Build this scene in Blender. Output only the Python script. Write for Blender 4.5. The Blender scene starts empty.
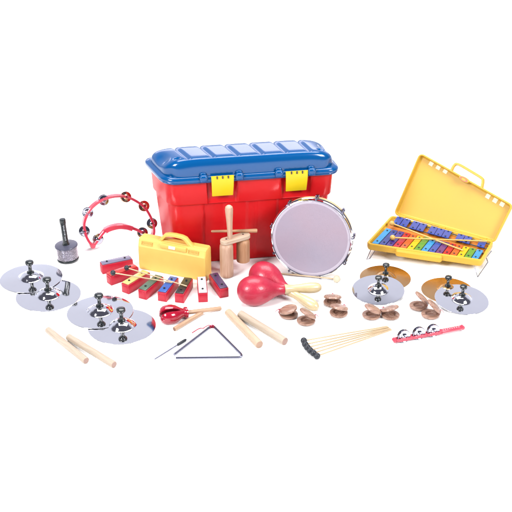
import bpy, bmesh, math, random
from math import sin, cos, pi, radians, sqrt
from mathutils import Vector, Matrix, Quaternion
random.seed(7)
SC = bpy.context.scene
COL = SC.collection
R = radians

# ------------------------------------------------------------------ camera
ELEV, DIST, LENS = R(28), 3.63, 75.0
KPX = 36.0 / LENS / 512
CAMP = Vector((0, -DIST * cos(ELEV), DIST * sin(ELEV)))
cam_data = bpy.data.cameras.new('camera'); cam_data.lens = LENS; cam_data.sensor_width = 36
cam_data.clip_start = 0.05; cam_data.clip_end = 200
cam = bpy.data.objects.new('camera', cam_data); COL.objects.link(cam)
cam.location = CAMP; cam.rotation_euler = (pi / 2 - ELEV, 0, 0)
SC.camera = cam

def ray(px, py):
    u = (px - 256) * KPX; v = (256 - py) * KPX
    return Vector((u, cos(ELEV) + v * sin(ELEV), -sin(ELEV) + v * cos(ELEV)))
def G(px, py, z=0.0):
    """point of the level z seen at a place of the photograph (512 px frame)"""
    d = ray(px, py); t = (z - CAMP.z) / d.z
    return CAMP + d * t
def on_plane(px, py, p0, n):
    d = ray(px, py); t = (p0 - CAMP).dot(n) / d.dot(n)
    return CAMP + d * t

# ------------------------------------------------------------------ materials
def lin(c):
    c = c / 255.0
    return c / 12.92 if c <= 0.04045 else ((c + 0.055) / 1.055) ** 2.4
def rgb(r, g, b, k=1.0): return (lin(r) * k, lin(g) * k, lin(b) * k, 1)

def mat(name, col, rough=0.4, metal=0.0, var=0.06, vscale=30, bump=0.0, bscale=120, coat=0.0, spec=0.5, ior=1.45,
        sub=0.0, trans=0.0, col2=None, rvar=0.08):
    m = bpy.data.materials.new(name); m.use_nodes = True
    nt = m.node_tree; N = nt.nodes; L = nt.links
    b = N['Principled BSDF']
    tc = N.new('ShaderNodeTexCoord')
    no = N.new('ShaderNodeTexNoise'); no.inputs['Scale'].default_value = vscale; no.inputs['Detail'].default_value = 4
    L.new(tc.outputs['Object'], no.inputs['Vector'])
    mix = N.new('ShaderNodeMix'); mix.data_type = 'RGBA'
    a2 = col2 if col2 else tuple(min(1, c * (1 + var)) for c in col[:3]) + (1,)
    a1 = col if col2 else tuple(c * (1 - var) for c in col[:3]) + (1,)
    mix.inputs['A'].default_value = a1; mix.inputs['B'].default_value = a2
    L.new(no.outputs['Fac'], mix.inputs['Factor'])
    L.new(mix.outputs['Result'], b.inputs['Base Color'])
    mr = N.new('ShaderNodeMapRange'); mr.inputs['To Min'].default_value = max(0.02, rough * (1 - rvar)); mr.inputs['To Max'].default_value = rough * (1 + rvar)
    L.new(no.outputs['Fac'], mr.inputs['Value']); L.new(mr.outputs['Result'], b.inputs['Roughness'])
    b.inputs['Metallic'].default_value = metal
    b.inputs['IOR'].default_value = ior
    b.inputs['Specular IOR Level'].default_value = spec
    b.inputs['Coat Weight'].default_value = coat
    b.inputs['Coat Roughness'].default_value = 0.08
    b.inputs['Subsurface Weight'].default_value = sub
    b.inputs['Subsurface Scale'].default_value = 0.01
    b.inputs['Transmission Weight'].default_value = trans
    if bump > 0:
        n2 = N.new('ShaderNodeTexNoise'); n2.inputs['Scale'].default_value = bscale; n2.inputs['Detail'].default_value = 3
        L.new(tc.outputs['Object'], n2.inputs['Vector'])
        bp = N.new('ShaderNodeBump'); bp.inputs['Strength'].default_value = bump; bp.inputs['Distance'].default_value = 0.002
        L.new(n2.outputs['Fac'], bp.inputs['Height']); L.new(bp.outputs['Normal'], b.inputs['Normal'])
    return m

def wood(name, c1, c2, axis='Z', endc=None, rough=0.5, scale=60, coat=0.0, speck=0.0):
    """grain runs along the object's axis"""
    m = bpy.data.materials.new(name); m.use_nodes = True
    nt = m.node_tree; N = nt.nodes; L = nt.links; b = N['Principled BSDF']
    tc = N.new('ShaderNodeTexCoord'); mp = N.new('ShaderNodeMapping')
    s = {'X': (0.06, 1, 1), 'Y': (1, 0.06, 1), 'Z': (1, 1, 0.06)}[axis]
    mp.inputs['Scale'].default_value = s
    L.new(tc.outputs['Object'], mp.inputs['Vector'])
    n1 = N.new('ShaderNodeTexNoise'); n1.inputs['Scale'].default_value = scale * 2.2; n1.inputs['Detail'].default_value = 6; n1.inputs['Distortion'].default_value = 0.6
    n2 = N.new('ShaderNodeTexNoise'); n2.inputs['Scale'].default_value = scale * 10; n2.inputs['Detail'].default_value = 3
    L.new(mp.outputs['Vector'], n1.inputs['Vector']); L.new(mp.outputs['Vector'], n2.inputs['Vector'])
    ad = N.new('ShaderNodeMath'); ad.operation = 'ADD'; mu = N.new('ShaderNodeMath'); mu.operation = 'MULTIPLY'; mu.inputs[1].default_value = 0.5
    L.new(n2.outputs['Fac'], mu.inputs[0]); L.new(n1.outputs['Fac'], ad.inputs[0]); L.new(mu.outputs[0], ad.inputs[1])
    mr = N.new('ShaderNodeMapRange'); mr.inputs['From Min'].default_value = 0.58; mr.inputs['From Max'].default_value = 0.92
    L.new(ad.outputs[0], mr.inputs['Value'])
    mix = N.new('ShaderNodeMix'); mix.data_type = 'RGBA'; mix.inputs['A'].default_value = c1; mix.inputs['B'].default_value = c2
    L.new(mr.outputs['Result'], mix.inputs['Factor'])
    out = mix.outputs['Result']
    if endc:
        sep = N.new('ShaderNodeSeparateXYZ'); L.new(tc.outputs['Normal'], sep.inputs[0])
        ab = N.new('ShaderNodeMath'); ab.operation = 'ABSOLUTE'; L.new(sep.outputs[axis], ab.inputs[0])
        gt = N.new('ShaderNodeMath'); gt.operation = 'GREATER_THAN'; gt.inputs[1].default_value = 0.9; L.new(ab.outputs[0], gt.inputs[0])
        m2 = N.new('ShaderNodeMix'); m2.data_type = 'RGBA'; L.new(gt.outputs[0], m2.inputs['Factor'])
        L.new(out, m2.inputs['A']); m2.inputs['B'].default_value = endc; out = m2.outputs['Result']
    L.new(out, b.inputs['Base Color'])
    b.inputs['Roughness'].default_value = rough; b.inputs['Coat Weight'].default_value = coat; b.inputs['Coat Roughness'].default_value = 0.15
    bp = N.new('ShaderNodeBump'); bp.inputs['Strength'].default_value = 0.3; bp.inputs['Distance'].default_value = 0.0008
    L.new(ad.outputs[0], bp.inputs['Height']); L.new(bp.outputs['Normal'], b.inputs['Normal'])
    return m

K = 0.55   # albedo of a colour that should read as its full value under this high-key light
M = dict(
    ground=mat('white_paper', (0.9, 0.9, 0.9, 1), 0.9, var=0.004, spec=0.1),
    red=mat('red_plastic', rgb(228, 26, 32, K*1.02), 0.30, var=0.02, vscale=3, bump=0.03, bscale=500, spec=0.3),
    blue=mat('blue_plastic', rgb(0, 92, 162, K*.95), 0.16, var=0.02, vscale=3, bump=0.02, bscale=500, coat=0.25, ior=1.42),
    latch=mat('yellow_latch_plastic', rgb(255, 222, 20, K), 0.35, var=0.03),
    case=mat('amber_case_plastic', rgb(252, 207, 106, K * 1.2), 0.5, var=0.05, vscale=30, bump=0.22, bscale=420),
    case_open=mat('honey_case_plastic', rgb(252, 200, 76, K * .98), 0.42, var=0.07, vscale=7, bump=0.05, bscale=300, spec=.25),
    pale=mat('pale_window_plastic', rgb(255, 244, 205, K * 1.5), 0.4, var=0.03),
    emboss=mat('embossed_amber_plastic', rgb(240, 188, 85, K), 0.5, var=0.06),
    white=mat('white_label', rgb(250, 246, 235, K * 1.1), 0.5, var=0.02),
    logo=mat('orange_emblem', rgb(220, 95, 40, K), 0.4, var=0.05),
    bed=mat('orange_bed_plastic', rgb(238, 140, 48, K), 0.5, var=0.12, vscale=25),
    black=mat('black_plastic', (0.012, 0.016, 0.018, 1), 0.22, var=0.2, coat=0.3),
    blackrub=mat('black_rubber', (0.012, 0.015, 0.022, 1), 0.45, var=0.2, bump=0.2),
    grey_top=mat('dark_grey_plate', rgb(92, 92, 112, K), 0.3, var=0.08),
    chrome=mat('polished_chrome', (0.83, 0.83, 0.87, 1), 0.06, 1.0, var=0.05, vscale=10, rvar=0.3),
    jchrome=mat('jingle_plate', (0.42, 0.42, 0.50, 1), 0.10, 1.0, var=0.1, vscale=60),
    steel=mat('steel_rod', (0.20, 0.20, 0.27, 1), 0.2, 1.0, var=0.05),
    brass=mat('brass_plate', (0.60, 0.36, 0.16, 1), 0.2, 1.0, var=0.10, vscale=18, bump=0.05, bscale=90),
    copper=mat('copper_jingle', (0.66, 0.42, 0.28, 1), 0.15, 1.0, var=0.1, vscale=60),
    bead=mat('steel_beads', (0.60, 0.55, 0.60, 1), 0.3, 1.0, var=0.15, vscale=300),
    tamb=mat('raspberry_plastic', rgb(226, 66, 92, K * 1.05), 0.25, var=0.07, vscale=20, coat=0.5),
    box=mat('crimson_painted_wood', rgb(215, 30, 58, K), 0.4, var=0.07, vscale=40, bump=0.1, bscale=200),
    maraca=mat('crimson_maraca_paint', rgb(205, 38, 70, K), 0.40, var=0.16, vscale=70, bump=0.3, bscale=220, coat=0.2),
    cast=mat('dark_red_plastic', rgb(190, 25, 55, K), 0.16, var=0.08, vscale=25, coat=0.6),
    cord=mat('red_cord', rgb(205, 40, 75, K), 0.8, var=0.2, vscale=400),
    skin=mat('drum_skin', rgb(212, 180, 194, K * 0.86), 0.42, var=0.05, bump=0.3, bscale=500, col2=rgb(184, 186, 210, K * 0.86), vscale=5),
    skinrim=mat('drum_skin_collar', rgb(216, 206, 222, K * .98), 0.4, var=0.03),
    felt=mat('cream_felt', rgb(240, 228, 200, K), 0.9, var=0.05, bump=0.4, bscale=500),
    ball=mat('amber_rubber', rgb(248, 200, 110, K), 0.35, var=0.04),
    clave=wood('pale_pink_wood', rgb(242, 224, 202, K*.84), rgb(224, 200, 176, K*.8), 'Z', rgb(205, 165, 150, K*.9)),
    clave2=wood('pale_yellow_wood', rgb(240, 216, 188, K*.95), rgb(222, 190, 158, K*.95), 'Z', rgb(205, 165, 140, K)),
    stick=wood('birch_stick', rgb(228, 190, 155, K), rgb(200, 155, 122, K), 'Z', rgb(150, 105, 80, K)),
    thin=wood('bamboo_stick', rgb(236, 208, 168, K), rgb(212, 178, 136, K), 'Z'),
    tone=wood('beech_wood', rgb(238, 200, 172, K), rgb(216, 170, 140, K), 'Z', rgb(240, 215, 195, K)),
    tone2=wood('dark_beech_wood', rgb(218, 166, 124, K), rgb(194, 140, 100, K), 'Z', rgb(220, 180, 145, K)),
    yoke=wood('pale_beech_wood', rgb(238, 215, 190, K), rgb(222, 190, 160, K), 'X'),
    maple=wood('varnished_maple', rgb(245, 224, 178, K), rgb(228, 200, 150, K), 'Z', coat=0.4, rough=0.35),
    casta=wood('rosewood', rgb(212, 168, 146, K*.95), rgb(150, 106, 88, K*.9), 'X', rough=0.45, coat=0.3, scale=90),
    hoopwood=wood('drum_shell_wood', rgb(240, 215, 160, K), rgb(220, 190, 130, K), 'X', coat=0.3),
    printed=mat('pale_print', rgb(215, 220, 225, K), 0.5, var=0.05),
)
def bar_mat(name, c): return mat(name, c, 0.26, var=0.06, vscale=50, coat=0.3)
BAR = dict(
    light_blue=bar_mat('light_blue_enamel', rgb(40, 160, 225, K)), indigo=bar_mat('indigo_enamel', rgb(40, 62, 150, K)),
    blue=bar_mat('blue_enamel', rgb(45, 85, 180, K)), purple=bar_mat('purple_enamel', rgb(110, 55, 130, K)),
    violet=bar_mat('violet_enamel', rgb(75, 55, 145, K)),
    red=bar_mat('red_enamel', rgb(205, 35, 50, K)), orange=bar_mat('orange_enamel', rgb(235, 105, 50, K)),
    yellow=bar_mat('yellow_enamel', rgb(250, 205, 40, K)), green=bar_mat('green_enamel', rgb(100, 165, 65, K)),
    sharp=bar_mat('cobalt_enamel', rgb(38, 88, 195, K*.9)),
    grey=bar_mat('grey_enamel', rgb(135, 130, 158, K)), vermilion=bar_mat('vermilion_enamel', rgb(232, 62, 52, K)),
    cream=bar_mat('straw_yellow_enamel', rgb(240, 215, 130, K)), moss=bar_mat('moss_green_enamel', rgb(96, 120, 100, K)),
    royal=bar_mat('royal_blue_enamel', rgb(55, 105, 190, K)), black=bar_mat('black_enamel', rgb(48, 52, 50, K)),
    white=bar_mat('white_enamel', rgb(240, 238, 246, K)), plum=bar_mat('slate_purple_enamel', rgb(88, 72, 110, K)))

# ------------------------------------------------------------------ mesh builder
def frame(p0, zdir, xhint=None):
    z = Vector(zdir).normalized()
    x = Vector(xhint) if xhint is not None else (Vector((1, 0, 0)) if abs(z.x) < 0.9 else Vector((0, 1, 0)))
    x = (x - z * x.dot(z)).normalized(); y = z.cross(x)
    m = Matrix((x, y, z)).transposed().to_4x4(); m.translation = Vector(p0); return m

class MB:
    def __init__(s): s.v = []; s.f = []
    def add(s, vs, fs, mx=None):
        o = len(s.v)
        s.v += [(mx @ Vector(v)) if mx is not None else Vector(v) for v in vs]
        s.f += [tuple(i + o for i in f) for f in fs]; return s
    def bm_in(s, bm, mx=None):
        bm.verts.index_update()
        s.add([v.co.copy() for v in bm.verts], [[v.index for v in f.verts] for f in bm.faces], mx); bm.free(); return s
    def box(s, c, size, bev=0.0, mx=None, seg=2, taper=None):
        bm = bmesh.new(); bmesh.ops.create_cube(bm, size=1)
        for v in bm.verts:
            v.co = Vector((v.co.x * size[0], v.co.y * size[1], v.co.z * size[2]))
            if taper and v.co.z > 0: v.co.x *= taper; v.co.y *= taper
        if bev > 0: bmesh.ops.bevel(bm, geom=bm.edges[:], offset=bev, segments=seg, affect='EDGES', profile=0.5)
        bmesh.ops.translate(bm, verts=bm.verts, vec=Vector(c)); return s.bm_in(bm, mx)
    def lathe(s, prof, seg=32, mx=None, close=True, sx=1, sy=1):
        vs, fs, rows = [], [], []
        for r, z in prof:
            if r < 1e-6: rows.append([len(vs)]); vs.append((0, 0, z))
            else:
                rows.append(list(range(len(vs), len(vs) + seg)))
                vs += [(r * cos(2 * pi * i / seg) * sx, r * sin(2 * pi * i / seg) * sy, z) for i in range(seg)]
        for a, b in zip(rows, rows[1:]):
            for i in range(seg):
                j = (i + 1) % seg
                if len(a) == 1 and len(b) == 1: continue
                if len(a) == 1: fs.append((a[0], b[j], b[i]))
                elif len(b) == 1: fs.append((a[i], a[j], b[0]))
                else: fs.append((a[i], a[j], b[j], b[i]))
        return s.add(vs, fs, mx)
    def tube(s, pts, r, seg=12, closed=False, mx=None, cap=True):
        pts = [Vector(p) for p in pts]; n = len(pts)
        rs = r if isinstance(r, (list, tuple)) else [r] * n
        vs, fs = [], []; prev = None
        for i, p in enumerate(pts):
            a = pts[(i - 1) % n] if (closed or i > 0) else p
            b = pts[(i + 1) % n] if (closed or i < n - 1) else p
            t = (b - a).normalized()
            if prev is None: x = t.orthogonal().normalized()
            else: x = (prev - t * prev.dot(t)).normalized()
            prev = x; y = t.cross(x)
            vs += [p + (x * cos(2 * pi * k / seg) + y * sin(2 * pi * k / seg)) * rs[i] for k in range(seg)]
        for i in range(n if closed else n - 1):
            j = (i + 1) % n
            for k in range(seg):
                l = (k + 1) % seg
                fs.append((i * seg + k, i * seg + l, j * seg + l, j * seg + k))
        if not closed and cap:
            fs.append(tuple(reversed(range(seg)))); fs.append(tuple(range((n - 1) * seg, n * seg)))
        return s.add(vs, fs, mx)
    def rings(s, rs, cap0=True, cap1=True, mx=None):
        n = len(rs[0]); vs = [v for r in rs for v in r]; fs = []
        for i in range(len(rs) - 1):
            for k in range(n):
                l = (k + 1) % n
                fs.append((i * n + k, i * n + l, (i + 1) * n + l, (i + 1) * n + k))
        if cap0: fs.append(tuple(reversed(range(n))))
        if cap1: fs.append(tuple(range((len(rs) - 1) * n, len(rs) * n)))
        return s.add(vs, fs, mx)
    def build(s, name, material, parent=None, label=None, sharp=34):
        bm = bmesh.new()
        bv = [bm.verts.new(v) for v in s.v]
        for f in s.f:
            try: bm.faces.new([bv[i] for i in f])
            except ValueError: pass
        bmesh.ops.remove_doubles(bm, verts=bm.verts, dist=1e-6)
        bmesh.ops.recalc_face_normals(bm, faces=bm.faces)
        for f in bm.faces: f.smooth = True
        for e in bm.edges:
            if len(e.link_faces) == 2 and e.calc_face_angle(0) > R(sharp): e.smooth = False
        me = bpy.data.meshes.new(name); bm.to_mesh(me); bm.free(); me.materials.append(material)
        o = bpy.data.objects.new(name, me); COL.objects.link(o)
        if parent: o.parent = parent
        if label: o['label'] = label
        return o

def thing(name, label, cat, loc=(0, 0, 0), rot=None, group=None):
    o = bpy.data.objects.new(name, None); COL.objects.link(o); o.empty_display_size = 0.02
    o.location = loc
    if rot is not None:
        if isinstance(rot, Quaternion): o.rotation_mode = 'QUATERNION'; o.rotation_quaternion = rot
        elif isinstance(rot, Matrix): o.rotation_mode = 'QUATERNION'; o.rotation_quaternion = rot.to_quaternion()
        else: o.rotation_euler = rot
    o['label'] = label; o['category'] = cat
    if group: o['group'] = group
    return o
def dup(o, loc, rot=None, label=None, parent=None):
    c = o.copy(); COL.objects.link(c); c.parent = parent
    if loc is not None: c.location = loc
    if rot is not None:
        if isinstance(rot, (Quaternion, Matrix)):
            c.rotation_mode = 'QUATERNION'; c.rotation_quaternion = rot if isinstance(rot, Quaternion) else rot.to_quaternion()
        else: c.rotation_mode = 'XYZ'; c.rotation_euler = rot
    if label: c['label'] = label
    for ch in [x for x in SC.objects if x.parent == o]: dup(ch, None, None, None, c)
    return c
def aim(p0, p1, xhint=None):
    return frame((0, 0, 0), Vector(p1) - Vector(p0), xhint).to_3x3()

def corner_round(c, r, n=6):
    """rounded polygon from 2D corners (counter-clockwise)"""
    out = []; m = len(c)
    for i in range(m):
        p = Vector(c[i]); a = (Vector(c[i - 1]) - p).normalized(); b = (Vector(c[(i + 1) % m]) - p).normalized()
        rr = r[i] if isinstance(r, (list, tuple)) else r
        half = a.angle(b) / 2; d = rr / math.tan(half)
        ctr = p + (a + b).normalized() * (rr / sin(half))
        s, e = p + a * d, p + b * d
        a0 = math.atan2(s.y - ctr.y, s.x - ctr.x); a1 = math.atan2(e.y - ctr.y, e.x - ctr.x)
        while a1 < a0: a1 += 2 * pi
        if a1 - a0 > pi: a1 -= 2 * pi
        out += [(ctr.x + rr * cos(a0 + (a1 - a0) * k / n), ctr.y + rr * sin(a0 + (a1 - a0) * k / n)) for k in range(n + 1)]
    return out
def inset(c, d):
    out = []; m = len(c)
    for i in range(m):
        p, q, s = Vector(c[i - 1]), Vector(c[i]), Vector(c[(i + 1) % m])
        e1 = (q - p).normalized(); e2 = (s - q).normalized()
        n1 = Vector((-e1.y, e1.x)); n2 = Vector((-e2.y, e2.x))
        k = (n1 + n2); k = k / (1 + n1.dot(n2)); out.append(tuple(q + k * d))
    return out
def ring(poly, z): return [(x, y, z) for x, y in poly]
def tray(mb, c, rad, z0, z1, zf, wall, mx=None, soft=0.004):
    """shell with floor z0..zf and a rounded rim at z1 (z1 beyond zf)"""
    sg = 1 if z1 > z0 else -1
    def rg(d, z): return ring(corner_round(inset(c, d), max(0.002, rad - d), 6), z)
    mb.rings([rg(soft * 2, z0), rg(soft * .6, z0 + sg * soft * .6), rg(0, z0 + sg * soft * 2), rg(0, z1 - sg * .003), rg(.0015, z1 - sg * .0006), rg(.004, z1),
              rg(wall - .003, z1), rg(wall - .0006, z1 - sg * .001), rg(wall, z1 - sg * .004), rg(wall + .002, zf + sg * .003), rg(wall + .006, zf)], mx=mx)

# ------------------------------------------------------------------ the setting
g = MB()
g.add([(-30, -30, 0), (30, -30, 0), (30, 30, 0), (-30, 30, 0)], [(0, 1, 2, 3)])
gr = g.build('ground', M['ground']); gr['kind'] = 'structure'

# ------------------------------------------------------------------ toy chest
def chest():
    yaw = R(9.3)
    ori = Vector((-0.0065, -0.055, 0))        # below the middle of the rim's front edge
    t = thing('storage_chest', 'large red plastic storage trunk with domed blue lid and two yellow latches', 'storage chest', ori, (0, 0, yaw))
    DEP = 0.205; flare = 0.020; shear = 0.19; HW = 0.283
    # plan: local y=0 is the rim's front edge, y grows backwards
    def plan(h, z, front, back, r=0.03, n=6, recess=None, nf=90):
        # front edge dense in x for the pressed panels
        def X(x, y): return x + (flare * y / DEP * (1 if x > 0 else -1)) - shear * y
        c = [(-h, front), (h, front), (h, back), (-h, back)]
        p = corner_round(c, r, n)
        # p begins at corner 0 (front left) going ccw: its arc ends on the front edge
        k = n + 1
        fl = p[:k]; rest = p[k:]
        x0, x1 = fl[-1][0], rest[0][0]
        mid = []
        for i in range(1, nf):
            x = x0 + (x1 - x0) * i / nf
            mid.append((x, front + (recess(x) if recess else 0)))
        allp = fl + mid + rest
        return [(X(x, y), y, z) for x, y in allp]
    def step(x, a, b, w=0.0035):
        def ss(t): t = max(0, min(1, t)); return t * t * (3 - 2 * t)
        return ss((x - a) / w + .5) * ss((b - x) / w + .5)
    body = MB()
    def low(x): return 0.004 * (step(x, -.155, -.085) + step(x, .085, .155)) + .002 * step(x, -.012, .012)
    def up(x): return 0.007 * (step(x, -.145, -.052) + step(x, .096, .19))
    zs, S = 0.224, []
    def low_ring(z):
        f = z / zs
        return plan(0.246 + 0.017 * f, z, 0.034 - 0.013 * f, 0.172 + .012 * f, .032, recess=low)
    S += [plan(.240, 0.0, .040, .166, .03), plan(.244, 0.0025, .036, .170, .031), low_ring(.006)]
    S += [low_ring(zs * k / 8) for k in range(1, 8)]
    S += [low_ring(zs - .003), plan(.2635, zs, .0205, .1845, .032, recess=low), plan(.268, zs + .002, .0155, .189, .033, recess=lambda x: up(x) * .4), plan(.2695, zs + .006, .014, .1905, .033, recess=up)]
    S += [plan(.2715, .27, .0135, .191, .033, recess=up), plan(.2735, .311, .012, .193, .033, recess=up)]
    b = body.rings(S)
    # handle-like lug on the left end, pressed vertical rib along the corners
    b.build('body', M['red'], t, sharp=40)
    # lid rim
    lid = MB()
    zr = 0.307
    lid.rings([plan(.2805, zr, .009, .196, .036), plan(.286, zr - .001, .003, .202, .038), plan(.2888, zr + .004, 0, .205, .04),
               plan(.2888, zr + .013, 0, .205, .04), plan(.286, zr + .018, .003, .202, .038), plan(.277, zr + .021, .012, .193, .036)], mx=None)
    # dome
    a, bb, cy = .2755, .0915, .1025
    H = .061; nx, ny = 260, 110
    vs, fs = [], []
    gx = [-.198, -.12, -.042, .036, .114, .192]
    for j in range(ny + 1):
        for i in range(nx + 1):
            s = -1 + 2 * i / nx; u = -1 + 2 * j / ny
            s = sin(s * pi / 2) * .55 + s * .45; u = sin(u * pi / 2) * .7 + u * .3
            x = a * s * (1 - .07 * abs(u) ** 7); y = bb * u * (1 - .16 * abs(s) ** 26)
            fx = max(0, 1 - abs(s) ** 9) ** (1 / 2.3)
            fy = max(0, 1 - abs(u) ** (11 if u < 0 else 4)) ** (1 / (2.8 if u < 0 else 2.2))
            z = (H - .0150 * (u + 1) / 2) * fx * fy
            # transverse grooves, running back to front over the crown
            gv = 0
            for c in gx:
                d = abs(x - c); gv = max(gv, .5 + .5 * cos(pi * min(1, d / .0130)))
            m = max(0, min(1, (u + .84) / .10)) * max(0, min(1, (.90 - u) / .06))
            z -= .0062 * gv * m * (1 if fx > .8 else 0)
            # scoops in both ends
            for sg in (-1, 1):
                dx = (x - sg * .262) / .017; dy = (y + .012) / .034
                z -= .016 * math.exp(-(dx * dx + dy * dy) ** 1.6) * fx
                dx = (x - sg * .232) / .011; dy = (y + .056) / .008
                z -= .006 * math.exp(-(dx * dx + dy * dy) ** 2)
            yy = cy + y; xx = x + flare * yy / DEP * (x / a) - shear * yy
            vs.append((xx, yy, zr + .0195 + max(z, -.003)))
    for j in range(ny):
        for i in range(nx):
            k = j * (nx + 1) + i; fs.append((k, k + 1, k + nx + 2, k + nx + 1))
    lid.add(vs, fs)
    lid_o = lid.build('lid', M['blue'], t, sharp=50)
    for x in (-.163, -.047, .082, .190):
        k = MB(); k.box((x, .001, zr + .0150), (.027, .020, .026), .008, seg=4); k.box((x, .014, zr + .026), (.021, .02, .014), .006, seg=4)
        k.build('hinge_lug', M['blue'], lid_o)
    for x in (-.102, .140):
        l = MB(); w = .072
        # curved flap following the rim
        prof = [(-.004, zr + .0225), (-.0052, zr + .016), (-.0058, zr + .006), (-.0045, zr - .012), (-.001, zr - .032), (.0028, zr - .048), (.0036, zr - .0500)]
        back = [(.0012 + .002, z - .001) for y, z in prof]
        n = len(prof)
        vv = []; ff = []
        xs = [-w / 2, -w / 2 + .002, w / 2 - .002, w / 2]
        for q, xo in enumerate(xs):
            e = .0015 if q in (0, 3) else 0
            tp = .0
            for y, z in prof: vv.append((x + xo * (1 - .05 * (zr - z) / .05), y + e, z))
        for q in range(3):
            for i in range(n - 1): ff.append((q * n + i, (q + 1) * n + i, (q + 1) * n + i + 1, q * n + i + 1))
        o0 = len(vv)
        for q, xo in enumerate(xs):
            for y, z in prof: vv.append((x + xo * (1 - .05 * (zr - z) / .05), y + .004, z))
        for q in range(3):
            for i in range(n - 1): ff.append((o0 + q * n + i, o0 + q * n + i + 1, o0 + (q + 1) * n + i + 1, o0 + (q + 1) * n + i))
        for i in range(n - 1):
            ff.append((i, i + 1, o0 + i + 1, o0 + i)); k = 3 * n
            ff.append((k + i, o0 + k + i, o0 + k + i + 1, k + i + 1))
        ff.append((0, o0, o0 + n, n)); ff.append((n, o0 + n, o0 + 2 * n, 2 * n)); ff.append((2 * n, o0 + 2 * n, o0 + 3 * n, 3 * n))
        m_ = n - 1
        for q in range(3): ff.append((q * n + m_, (q + 1) * n + m_, o0 + (q + 1) * n + m_, o0 + q * n + m_))
        l.add(vv, ff)
        lo = l.build('latch', M['latch'], t)
        for q in (-.018, .0, .018):
            MB().box((x + q, -.0058, zr + .0185), (.0040, .0036, .0090), .0008).build('slot', M['black'], lo)
    return t
chest()

# ------------------------------------------------------------------ crescent tambourine
def tambourine():
    a = G(92.5, 247.5, .006); b = G(151.5, 236.5, .006)
    ux = (b - a); ux.z = 0; ux.normalize(); back = Vector((-ux.y, ux.x, 0))
    lean = R(9); w = (Vector((0, 0, cos(lean))) + back * sin(lean)).normalized()
    n = ux.cross(w).normalized()        # towards the viewer
    if n.y > 0: n = -n
    mx = Matrix((ux, w, n)).transposed()
    t = thing('tambourine', 'raspberry red half-moon tambourine with a grip bar, standing left of the trunk', 'tambourine', a, mx)
    inv = mx.transposed()
    def L(px, py):
        p = inv @ (on_plane(px, py, a, n) - a); return Vector((p.x, p.y, 0))
    def band(pts, half_r, half_d, closed=False):
        mb = MB(); rs = []
        for i, p in enumerate(pts):
            q0 = pts[max(0, i - 1)]; q1 = pts[min(len(pts) - 1, i + 1)]
            tn = (q1 - q0).normalized(); rd = Vector((-tn.y, tn.x, 0))
            h = half_r[i] if isinstance(half_r, list) else half_r
            d = half_d[i] if isinstance(half_d, list) else half_d
            e = .3 * min(h, d)
            c = [(h, d - e), (h - e, d), (-h + e, d), (-h, d - e), (-h, -d + e), (-h + e, -d), (h - e, -d), (h, -d + e)]
            rs.append([p + rd * x + Vector((0, 0, y)) for x, y in c])
        mb.rings(rs); return mb
    def smooth(ps, k=8):
        out = []
        for i in range(len(ps) - 1):
            p0 = ps[max(0, i - 1)]; p1 = ps[i]; p2 = ps[i + 1]; p3 = ps[min(len(ps) - 1, i + 2)]
            for q in range(k):
                s = q / k
                out.append(.5 * ((2 * p1) + (p2 - p0) * s + (2 * p0 - 5 * p1 + 4 * p2 - p3) * s * s + (3 * p1 - p0 - 3 * p2 + p3) * s ** 3))
        out.append(ps[-1]); return out
    outer = [L(*p) for p in [(92.5, 246.5), (87.3, 239), (84.2, 230.6), (84.2, 221), (90, 208.7), (102, 199.5), (115.5, 195.8), (128, 197), (142, 205), (149, 214.5), (152.6, 224), (153.4, 232), (151, 239)]]
    inner = [L(*p) for p in [(92.5, 246.5), (96.5, 241), (102, 233.5), (106.5, 229.5), (118, 226.2), (131, 227.6), (141.5, 232), (151, 239)]]
    fr = band(smooth(outer), .0044, .0108)
    si = smooth(inner)
    fr2 = band(si, .0050, .0085); fr.add(fr2.v, fr2.f)
    fr.lathe([(0, -.012), (.0085, -.012), (.0095, -.008), (.0095, .008), (.0085, .012), (0, .012)], 16, Matrix.Translation(outer[0] + Vector((0, .004, 0))))
    fr.lathe([(0, -.012), (.0085, -.012), (.0095, -.008), (.0095, .008), (.0085, .012), (0, .012)], 16, Matrix.Translation(outer[-1] + Vector((0, .004, 0))))
    f_o = fr.build('frame', M['tamb'], t)
    gp = smooth([L(*p) for p in [(104.8, 230.8), (109.5, 228.3), (118, 226.2), (126, 226.6), (131.8, 228.2)]])
    band(gp, .0088, .0125).build('grip', M['tamb'], t)
    jp = [(84.3, 231, 0), (87.8, 212.7, 0), (103.7, 200, 0), (125.8, 197, 1), (144, 206, 1), (152, 223.3, 0), (98, 239, 0), (142.5, 232.6, 0)]
    first = None
    for x, y, cu in jp:
        p = L(x, y)
        if first is None:
            j = MB()
            for s in (-1, 1):
                mx2 = Matrix.Translation((0, 0, s * .0030)) @ Matrix.Scale(s, 4, (0, 0, 1))
                j.lathe([(.0008, .0040), (.004, .0042), (.0075, .003), (.0085, .0012), (.0135, .0008), (.0172, -.0006), (.0186, -.0002), (.0188, .0008), (.0172, .0006), (.0135, .0018), (.009, .0024), (.0075, .0042), (.004, .0054), (.0008, .0054)], 28, mx2)
            jo = j.build('jingle', M['jchrome'], t); jo.location = p
            pin = MB().lathe([(0, -.013), (.0026, -.0125), (.0026, -.011), (.0012, -.011), (.0012, .011), (.0026, .011), (.0026, .0125), (0, .013)], 10)
            po = pin.build('pin', M['steel'], jo); first = jo
        else:
            jo = dup(first, p, None, None, t)
        jo.rotation_euler = (random.uniform(-.3, .3), random.uniform(-.3, .3), 0)
        if cu:
            me = jo.data.copy(); jo.data = me; me.materials[0] = M['copper']; jo['label'] = 'coppery jingle'
tambourine()

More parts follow.
